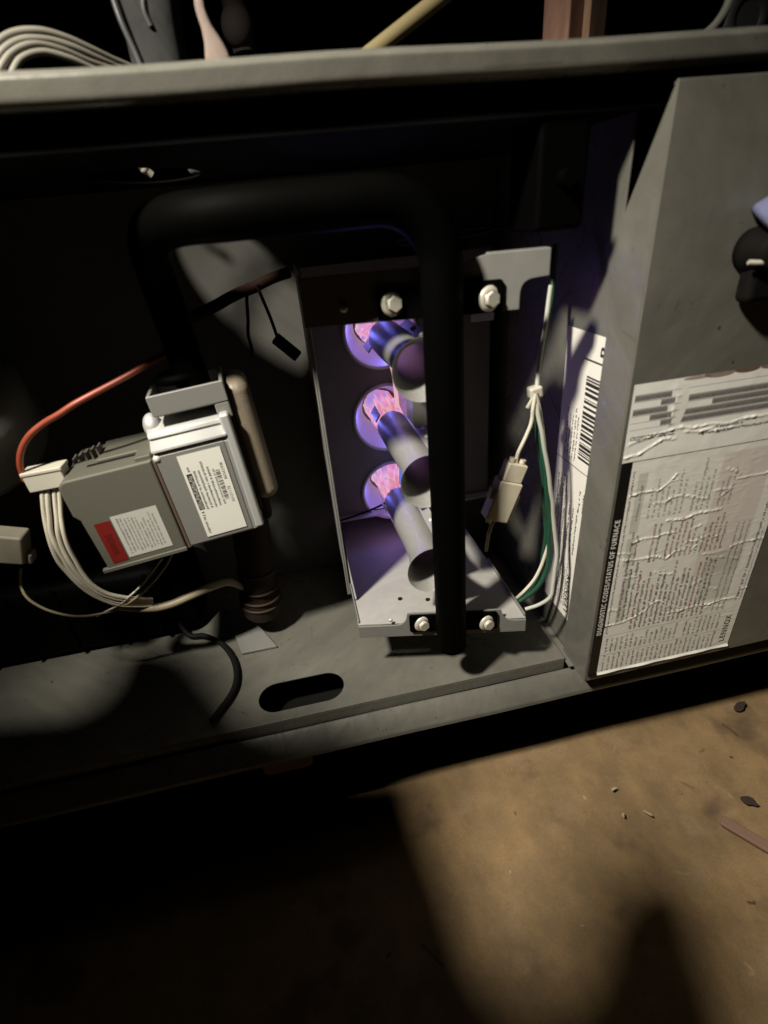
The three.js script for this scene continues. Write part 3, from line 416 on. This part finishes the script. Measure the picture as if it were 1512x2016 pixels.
// ---------------------------------------------------------------- wiring
const kink = (pts, a) => { const c = new THREE.CatmullRomCurve3(pts.map((p) => V(...p)), false, 'centripetal'), n = Math.max(10, Math.round(c.getLength() / 0.012)), q = []; const o = rnd() * 50; for (let i = 0; i <= n; i++) { const p = c.getPointAt(i / n); q.push([p.x + a * noise.noise(i * 0.45, o, 1), p.y + a * noise.noise(i * 0.45, o, 5), p.z + a * noise.noise(i * 0.45, o, 9)]); } return q; };
const wire = (name, label, category, pts, r, mat, group) => tag(mesh(name, tube(kink(pts, 0.0013), r, 110, 8), mat), label, category, group);
{
  wire('wire', 'red wire arching from the cream connector up behind the gas valve', 'wire', [[-0.19, 0.389, -0.07], [-0.187, 0.404, -0.068], [-0.179, 0.414, -0.068], [-0.165, 0.424, -0.07], [-0.145, 0.433, -0.072], [-0.121, 0.441, -0.078], [-0.092, 0.451, -0.09], [-0.071, 0.458, -0.12]], 0.0021, M.red);
  wire('cable_sleeve', 'dark brown sleeve crossing behind the riser towards the burner box', 'cable', [[-0.083, 0.465, -0.12], [-0.057, 0.473, -0.13], [-0.028, 0.481, -0.15], [0.009, 0.49, -0.165]], 0.0042, M.brownSleeve);
  const c = thing('plug_connector', 'cream plug connector at the left side of the grey valve housing', 'connector', [-0.1765, 0.387, -0.072]);
  mesh('plug_body', box(-0.0125, 0.0125, -0.006, 0.0065, -0.007, 0.006, 0.001, 3).rotateZ(0.04), M.cream, c);
  mesh('plug_rim', box(-0.013, 0.0135, 0.0058, 0.0085, -0.0075, 0.0066, 0.0008).rotateZ(0.04), M.cream, c);
  const B = [[[-0.181, 0.384, -0.07], [-0.187, 0.364, -0.068], [-0.191, 0.345, -0.066], [-0.192, 0.323, -0.066], [-0.185, 0.296, -0.068], [-0.17, 0.274, -0.072], [-0.148, 0.261, -0.08]],
    [[-0.178, 0.383, -0.07], [-0.184, 0.363, -0.068], [-0.188, 0.344, -0.066], [-0.188, 0.322, -0.066], [-0.182, 0.295, -0.068], [-0.167, 0.275, -0.072], [-0.147, 0.263, -0.08]],
    [[-0.174, 0.382, -0.07], [-0.18, 0.362, -0.068], [-0.184, 0.343, -0.066], [-0.185, 0.321, -0.066], [-0.179, 0.295, -0.068], [-0.164, 0.277, -0.072], [-0.147, 0.265, -0.08]],
    [[-0.171, 0.382, -0.07], [-0.177, 0.362, -0.068], [-0.18, 0.343, -0.066], [-0.181, 0.32, -0.066], [-0.176, 0.294, -0.068], [-0.162, 0.279, -0.072], [-0.146, 0.267, -0.08]]];
  const n4 = ['outermost', 'second from the outside', 'third from the outside', 'innermost'];
  B.forEach((p, i) => wire('wire', `cream wire hanging from the plug connector, ${n4[i]} of the four`, 'wire', p, 0.00165, M.white, 'four cream wires below the plug connector'));
  wire('wire', 'thin pale wire looping below the grey valve housing to its underside', 'wire', [[-0.233, 0.311, -0.09], [-0.234, 0.296, -0.08], [-0.222, 0.279, -0.075], [-0.2, 0.267, -0.075], [-0.175, 0.267, -0.075], [-0.15, 0.279, -0.072], [-0.125, 0.299, -0.08], [-0.118, 0.307, -0.09]], 0.0011, M.tanWire);
  wire('wire', 'short thin pale wire rising to the underside of the valve housing', 'wire', [[-0.191, 0.262, -0.078], [-0.165, 0.275, -0.072], [-0.142, 0.29, -0.076], [-0.13, 0.301, -0.085]], 0.0009, M.white);
  wire('cable', 'tan cable running right below the valve towards the inlet fitting', 'cable', [[-0.178, 0.265, -0.085], [-0.153, 0.259, -0.08], [-0.132, 0.259, -0.08], [-0.111, 0.262, -0.085], [-0.09, 0.256, -0.1], [-0.075, 0.23, -0.12]], 0.0036, M.tanWire);
  wire('wire', 'black wire looping on the pan left of the oval slot', 'wire', [[-0.155, 0.2, -0.14], [-0.147, 0.182, -0.13], [-0.127, 0.181, -0.122], [-0.106, 0.181, -0.096], [-0.097, 0.181, -0.068], [-0.098, 0.181, -0.048], [-0.107, 0.181, -0.029], [-0.114, 0.181, -0.018]], 0.0026, M.dark);
  // harness at the right
  const hg = 'wires of the harness beside the inner wall';
  wire('wire', 'dark green wire of the right harness rising highest past the white tie', 'wire', [[0.1789, 0.4959, -0.063], [0.173, 0.4608, -0.053], [0.1643, 0.4314, -0.043], [0.1565, 0.4104, -0.033], [0.161, 0.3811, -0.031], [0.1683, 0.3406, -0.03], [0.1739, 0.2992, -0.03], [0.1738, 0.2616, -0.028], [0.1637, 0.2405, -0.028], [0.1482, 0.2263, -0.033]], 0.0019, M.green);
  wire('wire', 'dark green wire of the right harness starting at the white tie', 'wire', [[0.1547, 0.4095, -0.033], [0.1612, 0.3763, -0.035], [0.1705, 0.332, -0.038], [0.1751, 0.284, -0.038], [0.1733, 0.249, -0.038], [0.1613, 0.2287, -0.038], [0.1436, 0.2245, -0.033]], 0.0017, M.green);
  wire('wire', 'grey white wire of the right harness nearest the rating label', 'wire', [[0.17, 0.4738, -0.048], [0.1633, 0.4351, -0.041], [0.1555, 0.4105, -0.031], [0.1589, 0.384, -0.025], [0.1662, 0.3483, -0.023], [0.1745, 0.3033, -0.023], [0.1751, 0.2724, -0.018], [0.1694, 0.2426, -0.013], [0.1522, 0.2321, -0.018]], 0.0016, std(0.42, 0.42, 0.36, 0.5));
  wire('wire', 'pale wire from the white tie down to the nylon connector', 'wire', [[0.1545, 0.4106, -0.028], [0.1508, 0.3839, -0.028], [0.1434, 0.3701, -0.028], [0.1416, 0.3582, -0.028]], 0.0014, M.white);
  wire('wire', 'cream wire of the right harness curving down to the burner tray', 'wire', [[0.1545, 0.4106, -0.028], [0.1675, 0.3598, -0.033], [0.1749, 0.3156, -0.033], [0.1749, 0.2724, -0.033], [0.1629, 0.2447, -0.033], [0.1501, 0.2309, -0.033]], 0.0014, M.white);
  wire('wire', 'pale wire leaving the nylon connector downward', 'wire', [[0.1269, 0.3168, -0.028], [0.1232, 0.3067, -0.028], [0.1234, 0.2871, -0.033]], 0.0014, M.tanWire);
  tag(mesh('cable_tie', [box(-0.0045, 0.0045, -0.004, 0.004, -0.004, 0.004, 0.0018, 3).rotateZ(0.15).translate(0.1555, 0.4105, -0.032), box(-0.001, 0.001, -0.002, 0.007, -0.001, 0.001, 0.0004).rotateZ(2.6).translate(0.1527, 0.4069, -0.029)], M.cream), 'small white tie around the green wires at the right', 'cable tie');
  const n = thing('nylon_connector', 'yellowed nylon plug connector hanging right of the black manifold pipe', 'connector', [0.1338, 0.338, -0.028]);
  n.rotation.z = -0.36;
  mesh('connector_body', [box(-0.009, 0.009, -0.02, 0.012, -0.006, 0.006, 0.0012, 3), box(-0.0075, 0.0075, 0.012, 0.026, -0.005, 0.005, 0.001, 3)], M.nylon, n);
  mesh('connector_latch', [box(0.0088, 0.0125, -0.018, 0.002, -0.003, 0.003, 0.001), box(-0.0115, -0.0085, -0.004, 0.004, -0.003, 0.003, 0.0008)], M.nylon, n);
  mesh('pin_socket', cyl([-0.004, 0.0262, 0], [-0.004, 0.029, 0], 0.0024), M.nylon, n);
  mesh('pin_socket', cyl([0.004, 0.0262, 0], [0.004, 0.029, 0], 0.0024), M.nylon, n);
  mesh('pin_socket', cyl([-0.003, -0.02, 0], [-0.003, -0.024, 0], 0.0022), M.nylon, n);
  wire('wire', 'lower of two thin dark wires running right behind the pipe', 'wire', [[0.09, 0.502, -0.12], [0.132, 0.504, -0.12], [0.17, 0.506, -0.12], [0.195, 0.509, -0.12]], 0.0012, M.brownSleeve);
  wire('wire', 'upper of two thin dark wires running right behind the pipe', 'wire', [[0.09, 0.505, -0.14], [0.138, 0.507, -0.14], [0.179, 0.51, -0.14], [0.195, 0.514, -0.14]], 0.0012, M.brownSleeve);
  const p = thing('probe_plug', 'black plug on a thin wire hanging left of the burner box', 'plug', [-0.003, 0.437, -0.15]);
  mesh('plug_housing', box(-0.0045, 0.0045, -0.0115, 0.0115, -0.0035, 0.0035, 0.001, 3).rotateZ(0.75), M.dark, p);
  mesh('plug_wire', tube([[-0.014, 0.048, 0], [-0.0115, 0.037, 0], [-0.0085, 0.024, 0], [-0.006, 0.009, 0]], 0.0013, 20, 8), M.dark, p);
  wire('wire', 'thin dark wire dropping behind the sleeve beside the black plug', 'wire', [[-0.024, 0.487, -0.155], [-0.026, 0.475, -0.153], [-0.03, 0.455, -0.155], [-0.032, 0.43, -0.16]], 0.0013, M.dark);
  const lc = thing('left_connector', 'dim cream connector block cut by the left edge of the frame', 'connector', [-0.222, 0.344, -0.07]);
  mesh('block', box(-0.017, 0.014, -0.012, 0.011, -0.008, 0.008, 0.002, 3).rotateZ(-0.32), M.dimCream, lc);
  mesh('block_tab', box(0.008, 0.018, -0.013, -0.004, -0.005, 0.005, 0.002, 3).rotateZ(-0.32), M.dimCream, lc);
}
{
  const b = thing('mounting_bracket', 'flat grey bracket on the pan below the gas inlet fitting', 'bracket', [-0.092, 0.1772, -0.126]);
  const pl = plate([[-0.021, -0.03], [-0.004, -0.034], [0.031, 0.034], [-0.002, 0.034]].map(([x, z]) => [x, -z]), 0.0022).rotateX(-Math.PI / 2);
  mesh('base_plate', pl, M.zinc, b); mesh('upright_lip', box(-0.021, -0.002, 0.002, 0.006, -0.0345, -0.033, 0.0005), M.zinc, b);
}
{
  const m = thing('added_shade_block', 'added black block in place of the shade behind the wire loops', 'housing', [-0.25, 0.178, -0.165]);  // added black block, stands in for the shade over the pan
  mesh('shade_block_body', box(-0.13, 0.118, 0, 0.082, -0.035, 0.03, 0.014, 5), M.black, m);
  for (let i = 0; i < 6; i++) mesh('shade_block_fin', box(-0.12 + i * 0.04, -0.116 + i * 0.04, 0.01, 0.08, 0.0295, 0.033, 0.001), M.black, m);
  const q = thing('added_shade_box', 'added black box under the top rail that shades the inner wall', 'switch box', [0.152, 0.5, -0.03]);  // added box, there to throw shade on the divider wall
  mesh('shade_box_body', box(-0.012, 0.016, 0.006, 0.0562, -0.02, 0.018, 0.003, 3), M.black, q);
  mesh('shade_box_stub', cyl([0.002, 0.03, 0.018], [0.002, 0.03, 0.026], 0.004), M.black, q);
}
tag(mesh('inducer_housing', lathe([[0.05, 0], [0.062, 0.002], [0.064, 0.012], [0.06, 0.016], [0.06, 0.05], [0.04, 0.06], [0, 0.06]], [0.2, 0.75, 0.5], [-0.262, 0.4, -0.14], 48), M.castDull), 'round grey fan housing rim cut by the left edge of the frame', 'fan housing');

// ---------------------------------------------------------------- above the top rail
{
  for (let i = 0; i < 4; i++) { const k = i * 0.0028; wire('wire', `off white cable strand over the top rail at left, ${['topmost', 'second from top', 'third from top', 'lowest'][i]} of four`, 'cable', [[-0.133 + k, 0.592 - k * 0.3, -0.08], [-0.122 + k, 0.606 - k * 0.8, -0.08], [-0.109 + k * 0.4, 0.6155 - k, -0.085], [-0.096, 0.617 - k, -0.09], [-0.081, 0.613 - k, -0.1], [-0.061, 0.6065 - k * 0.9, -0.12], [-0.044, 0.6 - k * 0.5, -0.15]], 0.00175, std(0.32, 0.295, 0.24, 0.55), 'off white cable strands over the top rail'); }
  const f = thing('conduit_fitting', 'grey plastic wrapped conduit fitting standing behind the top rail at the left', 'conduit', [-0.047, 0.584, -0.12]);
  mesh('conduit', lathe([[0, 0], [0.017, 0], [0.0175, 0.01], [0.0155, 0.022], [0.016, 0.04], [0.018, 0.09], [0, 0.1]], [0.06, 1, 0], [0, 0, 0], 32), std(0.065, 0.065, 0.06, 0.6, { map: patchT, bumpMap: grainT, bumpScale: 0.0006 }), f);
  mesh('wrap_fold', [tube([[-0.014, 0.055, 0.01], [-0.012, 0.04, 0.014], [-0.0085, 0.026, 0.015], [-0.006, 0.014, 0.016]], 0.0016, 24, 8), tube([[0.003, 0.05, 0.016], [0.0015, 0.042, 0.0165], [0.003, 0.036, 0.0165]], 0.0014, 16, 8)], std(0.1, 0.1, 0.097, 0.4), f);
  const tg = tube([[-0.014, 0.64, -0.08], [-0.0145, 0.628, -0.08], [-0.0155, 0.62, -0.08], [-0.014, 0.612, -0.08], [-0.012, 0.6035, -0.08], [-0.0105, 0.59, -0.08]], 1, 40, 14);
  { const p = tg.attributes.position, c = new THREE.CatmullRomCurve3([[-0.014, 0.64, -0.08], [-0.0145, 0.628, -0.08], [-0.0155, 0.62, -0.08], [-0.014, 0.612, -0.08], [-0.012, 0.6035, -0.08], [-0.0105, 0.59, -0.08]].map((q) => V(...q)), false, 'centripetal');
    for (let k = 0, row = 15; k < p.count; k++) { const i = Math.floor(k / row) / 40, o = c.getPointAt(i), r = i < 0.35 ? 0.0026 + 0.001 * Math.sin(i * 70) : 0.0022 + 0.0042 * Math.sin((i - 0.3) * 3.6), tw = i * 3; const dx = p.getX(k) - o.x, dz = p.getZ(k) - o.z; p.setXYZ(k, o.x + dx * r * (0.8 + 0.3 * Math.sin(tw * 3)), o.y + (p.getY(k) - o.y) * r, o.z + dz * r * 0.5); } tg.computeVertexNormals(); }
  tag(mesh('taped_cable', tg, std(0.5, 0.38, 0.32, 0.6, { bumpMap: grainT, bumpScale: 0.0006 })), 'twisted pinkish white taped cable end hanging behind the top rail', 'taped cable');
  tag(mesh('cap_knob', [new THREE.SphereGeometry(0.011, 22, 16).scale(1, 1.1, 0.8).translate(0.002, 0.643, -0.2), cyl([0.004, 0.63, -0.205], [0.0, 0.7, -0.205], 0.008, 0.009, 20)], std(0.14, 0.11, 0.1, 0.8)), 'blurred grey pink knob in the dark right of the taped cable', 'knob');
  tag(mesh('wooden_stick', cyl([0.055, 0.593, -0.1], [0.138, 0.636, -0.1], 0.0044, 0.0042, 14), std(0.34, 0.27, 0.13, 0.7, { map: patchT })), 'pale yellow stick slanting up behind the middle of the top rail', 'stick');
  const wt = noiseTex(256, (u, v) => { const k = 0.8 + 0.35 * (tileF(u * 3 % 1, v, 2, 3) - 0.5) + 0.08 * Math.sin(u * 60 + 3 * tileF(u, v, 1)); return [k, k * 0.95, k * 0.9]; }, false, 6);
  const st = new THREE.Group(); st.name = numbered('wooden_stud'); st.position.set(0.2185, 0.584, -0.128); st.rotation.y = 0.5; scene.add(st); tag(st, 'pinkish wooden stud rising behind the right part of the top rail', 'stud');
  mesh('stud_board', box(-0.016, 0.017, 0, 0.3, -0.017, 0.003, 0.0012), std(0.42, 0.24, 0.17, 0.75, { map: wt }), st);
  mesh('stud_batten', box(-0.002, 0.017, 0, 0.3, 0.0032, 0.0085, 0.0008), std(0.5, 0.31, 0.21, 0.75, { map: wt }), st);
  const k = thing('cable_clamp', 'dark rubber cable clamp with a grey strap above the right end of the top rail', 'clamp', [0.297, 0.6, -0.08]);
  mesh('clamp_body', [new THREE.TorusGeometry(0.011, 0.0052, 12, 30).translate(0.001, 0.004, 0), cyl([0.001, 0.004, -0.008], [0.001, 0.004, 0.004], 0.0075)], std(0.03, 0.03, 0.032, 0.5), k);
  mesh('strap', [tube([[-0.026, -0.004, 0], [-0.018, 0.002, 0.002], [-0.012, 0.012, 0.002], [-0.014, 0.022, 0], [-0.012, 0.04, 0]], 0.0026, 30, 8)], std(0.22, 0.22, 0.18, 0.5), k);
}
// things seen through the knock-out of the top sheet
tag(mesh('wire_end', [tube([[-0.09, 0.576, -0.1485], [-0.083, 0.57, -0.15], [-0.077, 0.564, -0.152], [-0.072, 0.559, -0.155]], 0.0024, 20, 8), new THREE.SphereGeometry(0.003, 10, 8).translate(-0.0755, 0.5625, -0.153)], M.white), 'bright torn white wire end showing through the hole in the cabinet top', 'wire');
tag(mesh('metal_elbow', box(-0.05, -0.03, 0.5585, 0.6, -0.19, -0.17, 0.004, 3), M.castDull), 'dim grey metal block seen through the hole in the cabinet top', 'fitting');

// ---------------------------------------------------------------- floor bits
{
  const leaf = (n) => { const s = new THREE.Shape(); for (let i = 0; i <= n; i++) { const a = i / n * 6.283, r = 0.006 * (0.6 + 0.5 * rnd()); s[i ? 'lineTo' : 'moveTo'](Math.cos(a) * r * 1.4, Math.sin(a) * r * 0.7); } return plate(s, 0.0012, [], 0.0002, 4).rotateX(-Math.PI / 2); };
  const bit = (x, z, ry, mat, label, cat, tilt = 0.25) => { const m = tag(mesh('floor_scrap', leaf(11), mat), label, cat); m.position.set(x, 0.042, z); m.rotation.set(tilt, ry, 0.1); return m; };
  const brown = std(0.03, 0.018, 0.012, 0.8), pale = std(0.36, 0.29, 0.2, 0.7);
  bit(0.3318, 0.0760, -0.7, brown, 'dark crumpled leaf scrap on the floor above the reddish strip', 'scrap', 0.5);
  bit(0.4006, -0.0107, 0.4, brown, 'dark scrap on the floor just below the furnace at the right edge', 'scrap', 0.4);
  bit(0.2400, 0.0649, -0.9, pale, 'pale sliver on the floor in the middle of the lit patch', 'scrap', 0.1).scale.set(0.6, 1, 0.25);
  bit(0.2243, 0.0382, 0.2, pale, 'pale chip on the floor nearer the furnace than the sliver', 'scrap', 0.1).scale.set(0.45, 1, 0.3);
  bit(0.2188, 0.0612, 1.2, pale, 'smallest pale chip on the lit floor', 'scrap', 0.1).scale.set(0.28, 1, 0.3);
  tag(mesh('wood_strip', box(0.344, 0.41, 0.0005, 0.0045, -0.004, 0.005, 0.0012).rotateY(-0.95).translate(0.0, 0, 0), std(0.2, 0.12, 0.08, 0.8)), 'reddish flat wood strip on the floor at the right edge of the frame', 'wood strip').position.set(0.096, 0.041, -0.195);
  tag(mesh('shim', plate(roundedRect(-0.086, 0.106, 0.043, 0.017, 0.007), 0.008).translate(0, 0, -0.02), std(0.26, 0.16, 0.12, 0.75)), 'dim pinkish wooden shim under the bottom rail', 'shim');
}
// furnace feet that carry the cabinet above the floor
for (const [x, l] of [[-0.4, 'dark block carrying the left end of the furnace'], [0.5, 'dark block carrying the right end of the furnace']]) tag(mesh('support_block', box(x - 0.05, x + 0.05, 0.037, 0.1345, -0.45, -0.25, 0.003), M.wood), l, 'block');

// ---------------------------------------------------------------- the flashlight that lights the place, out of the frame at the upper left
{
  const d = AIM.clone().sub(TORCH).normalize(), g = new THREE.Group(); g.name = numbered('flashlight'); g.position.copy(TORCH); g.quaternion.setFromUnitVectors(V(0, 0, 1), d); scene.add(g);
  tag(g, 'black flashlight shining into the furnace from the upper left', 'flashlight');
  mesh('barrel', lathe([[0.0118, 0.002], [0.0125, 0.002], [0.0125, -0.02], [0.010, -0.03], [0.010, -0.1], [0, -0.102]], [0, 0, 1], [0, 0, 0], 32), M.black, g);
  const edge = [[-0.2318, -0.3023], [-0.2151, -0.2252], [-0.2077, -0.2032], [-0.1809, -0.2012], [-0.1695, -0.1837], [-0.1729, -0.159], [-0.1864, -0.1436], [-0.2072, -0.1215], [-0.2072, -0.1026], [-0.2048, -0.0902], [-0.2096, -0.0819], [-0.2316, -0.0757], [-0.2548, -0.0679], [-0.2775, -0.0615], [-0.2878, -0.0548], [-0.2841, -0.0458], [-0.2672, -0.0405], [-0.2522, -0.0353], [-0.2391, -0.0259], [-0.2334, -0.0143], [-0.2366, -0.0022], [-0.2494, 0.0022], [-0.2737, 0.0049], [-0.3, 0.0079]].map(([x, y]) => new THREE.Vector2(x, y)), shadeMask = new THREE.Shape();
  shadeMask.moveTo(-0.45, -0.5); shadeMask.lineTo(-0.245, -0.5); shadeMask.lineTo(edge[0].x, edge[0].y); shadeMask.splineThru(edge.slice(1)); shadeMask.lineTo(-0.356, 0.009);
  mesh('added_shade_mask', plate(shadeMask, 0.0015, [], 0.0003, 120).translate(0, 0, 0.3), M.dark, g);  // added unseen plate on an arm, cut to shape the shade in the beam
  mesh('shade_mask_arm', cyl([-0.0115, -0.006, -0.01], [-0.29, -0.19, 0.2985], 0.003), M.dark, g);
  mesh('lens', new THREE.CircleGeometry(0.0105, 32).translate(0, 0, -0.004), new THREE.MeshStandardMaterial({ color: 0x111111, emissive: new THREE.Color(1, 0.93, 0.8), emissiveIntensity: 0.5 }), g);
}

renderer.render(scene, camera);
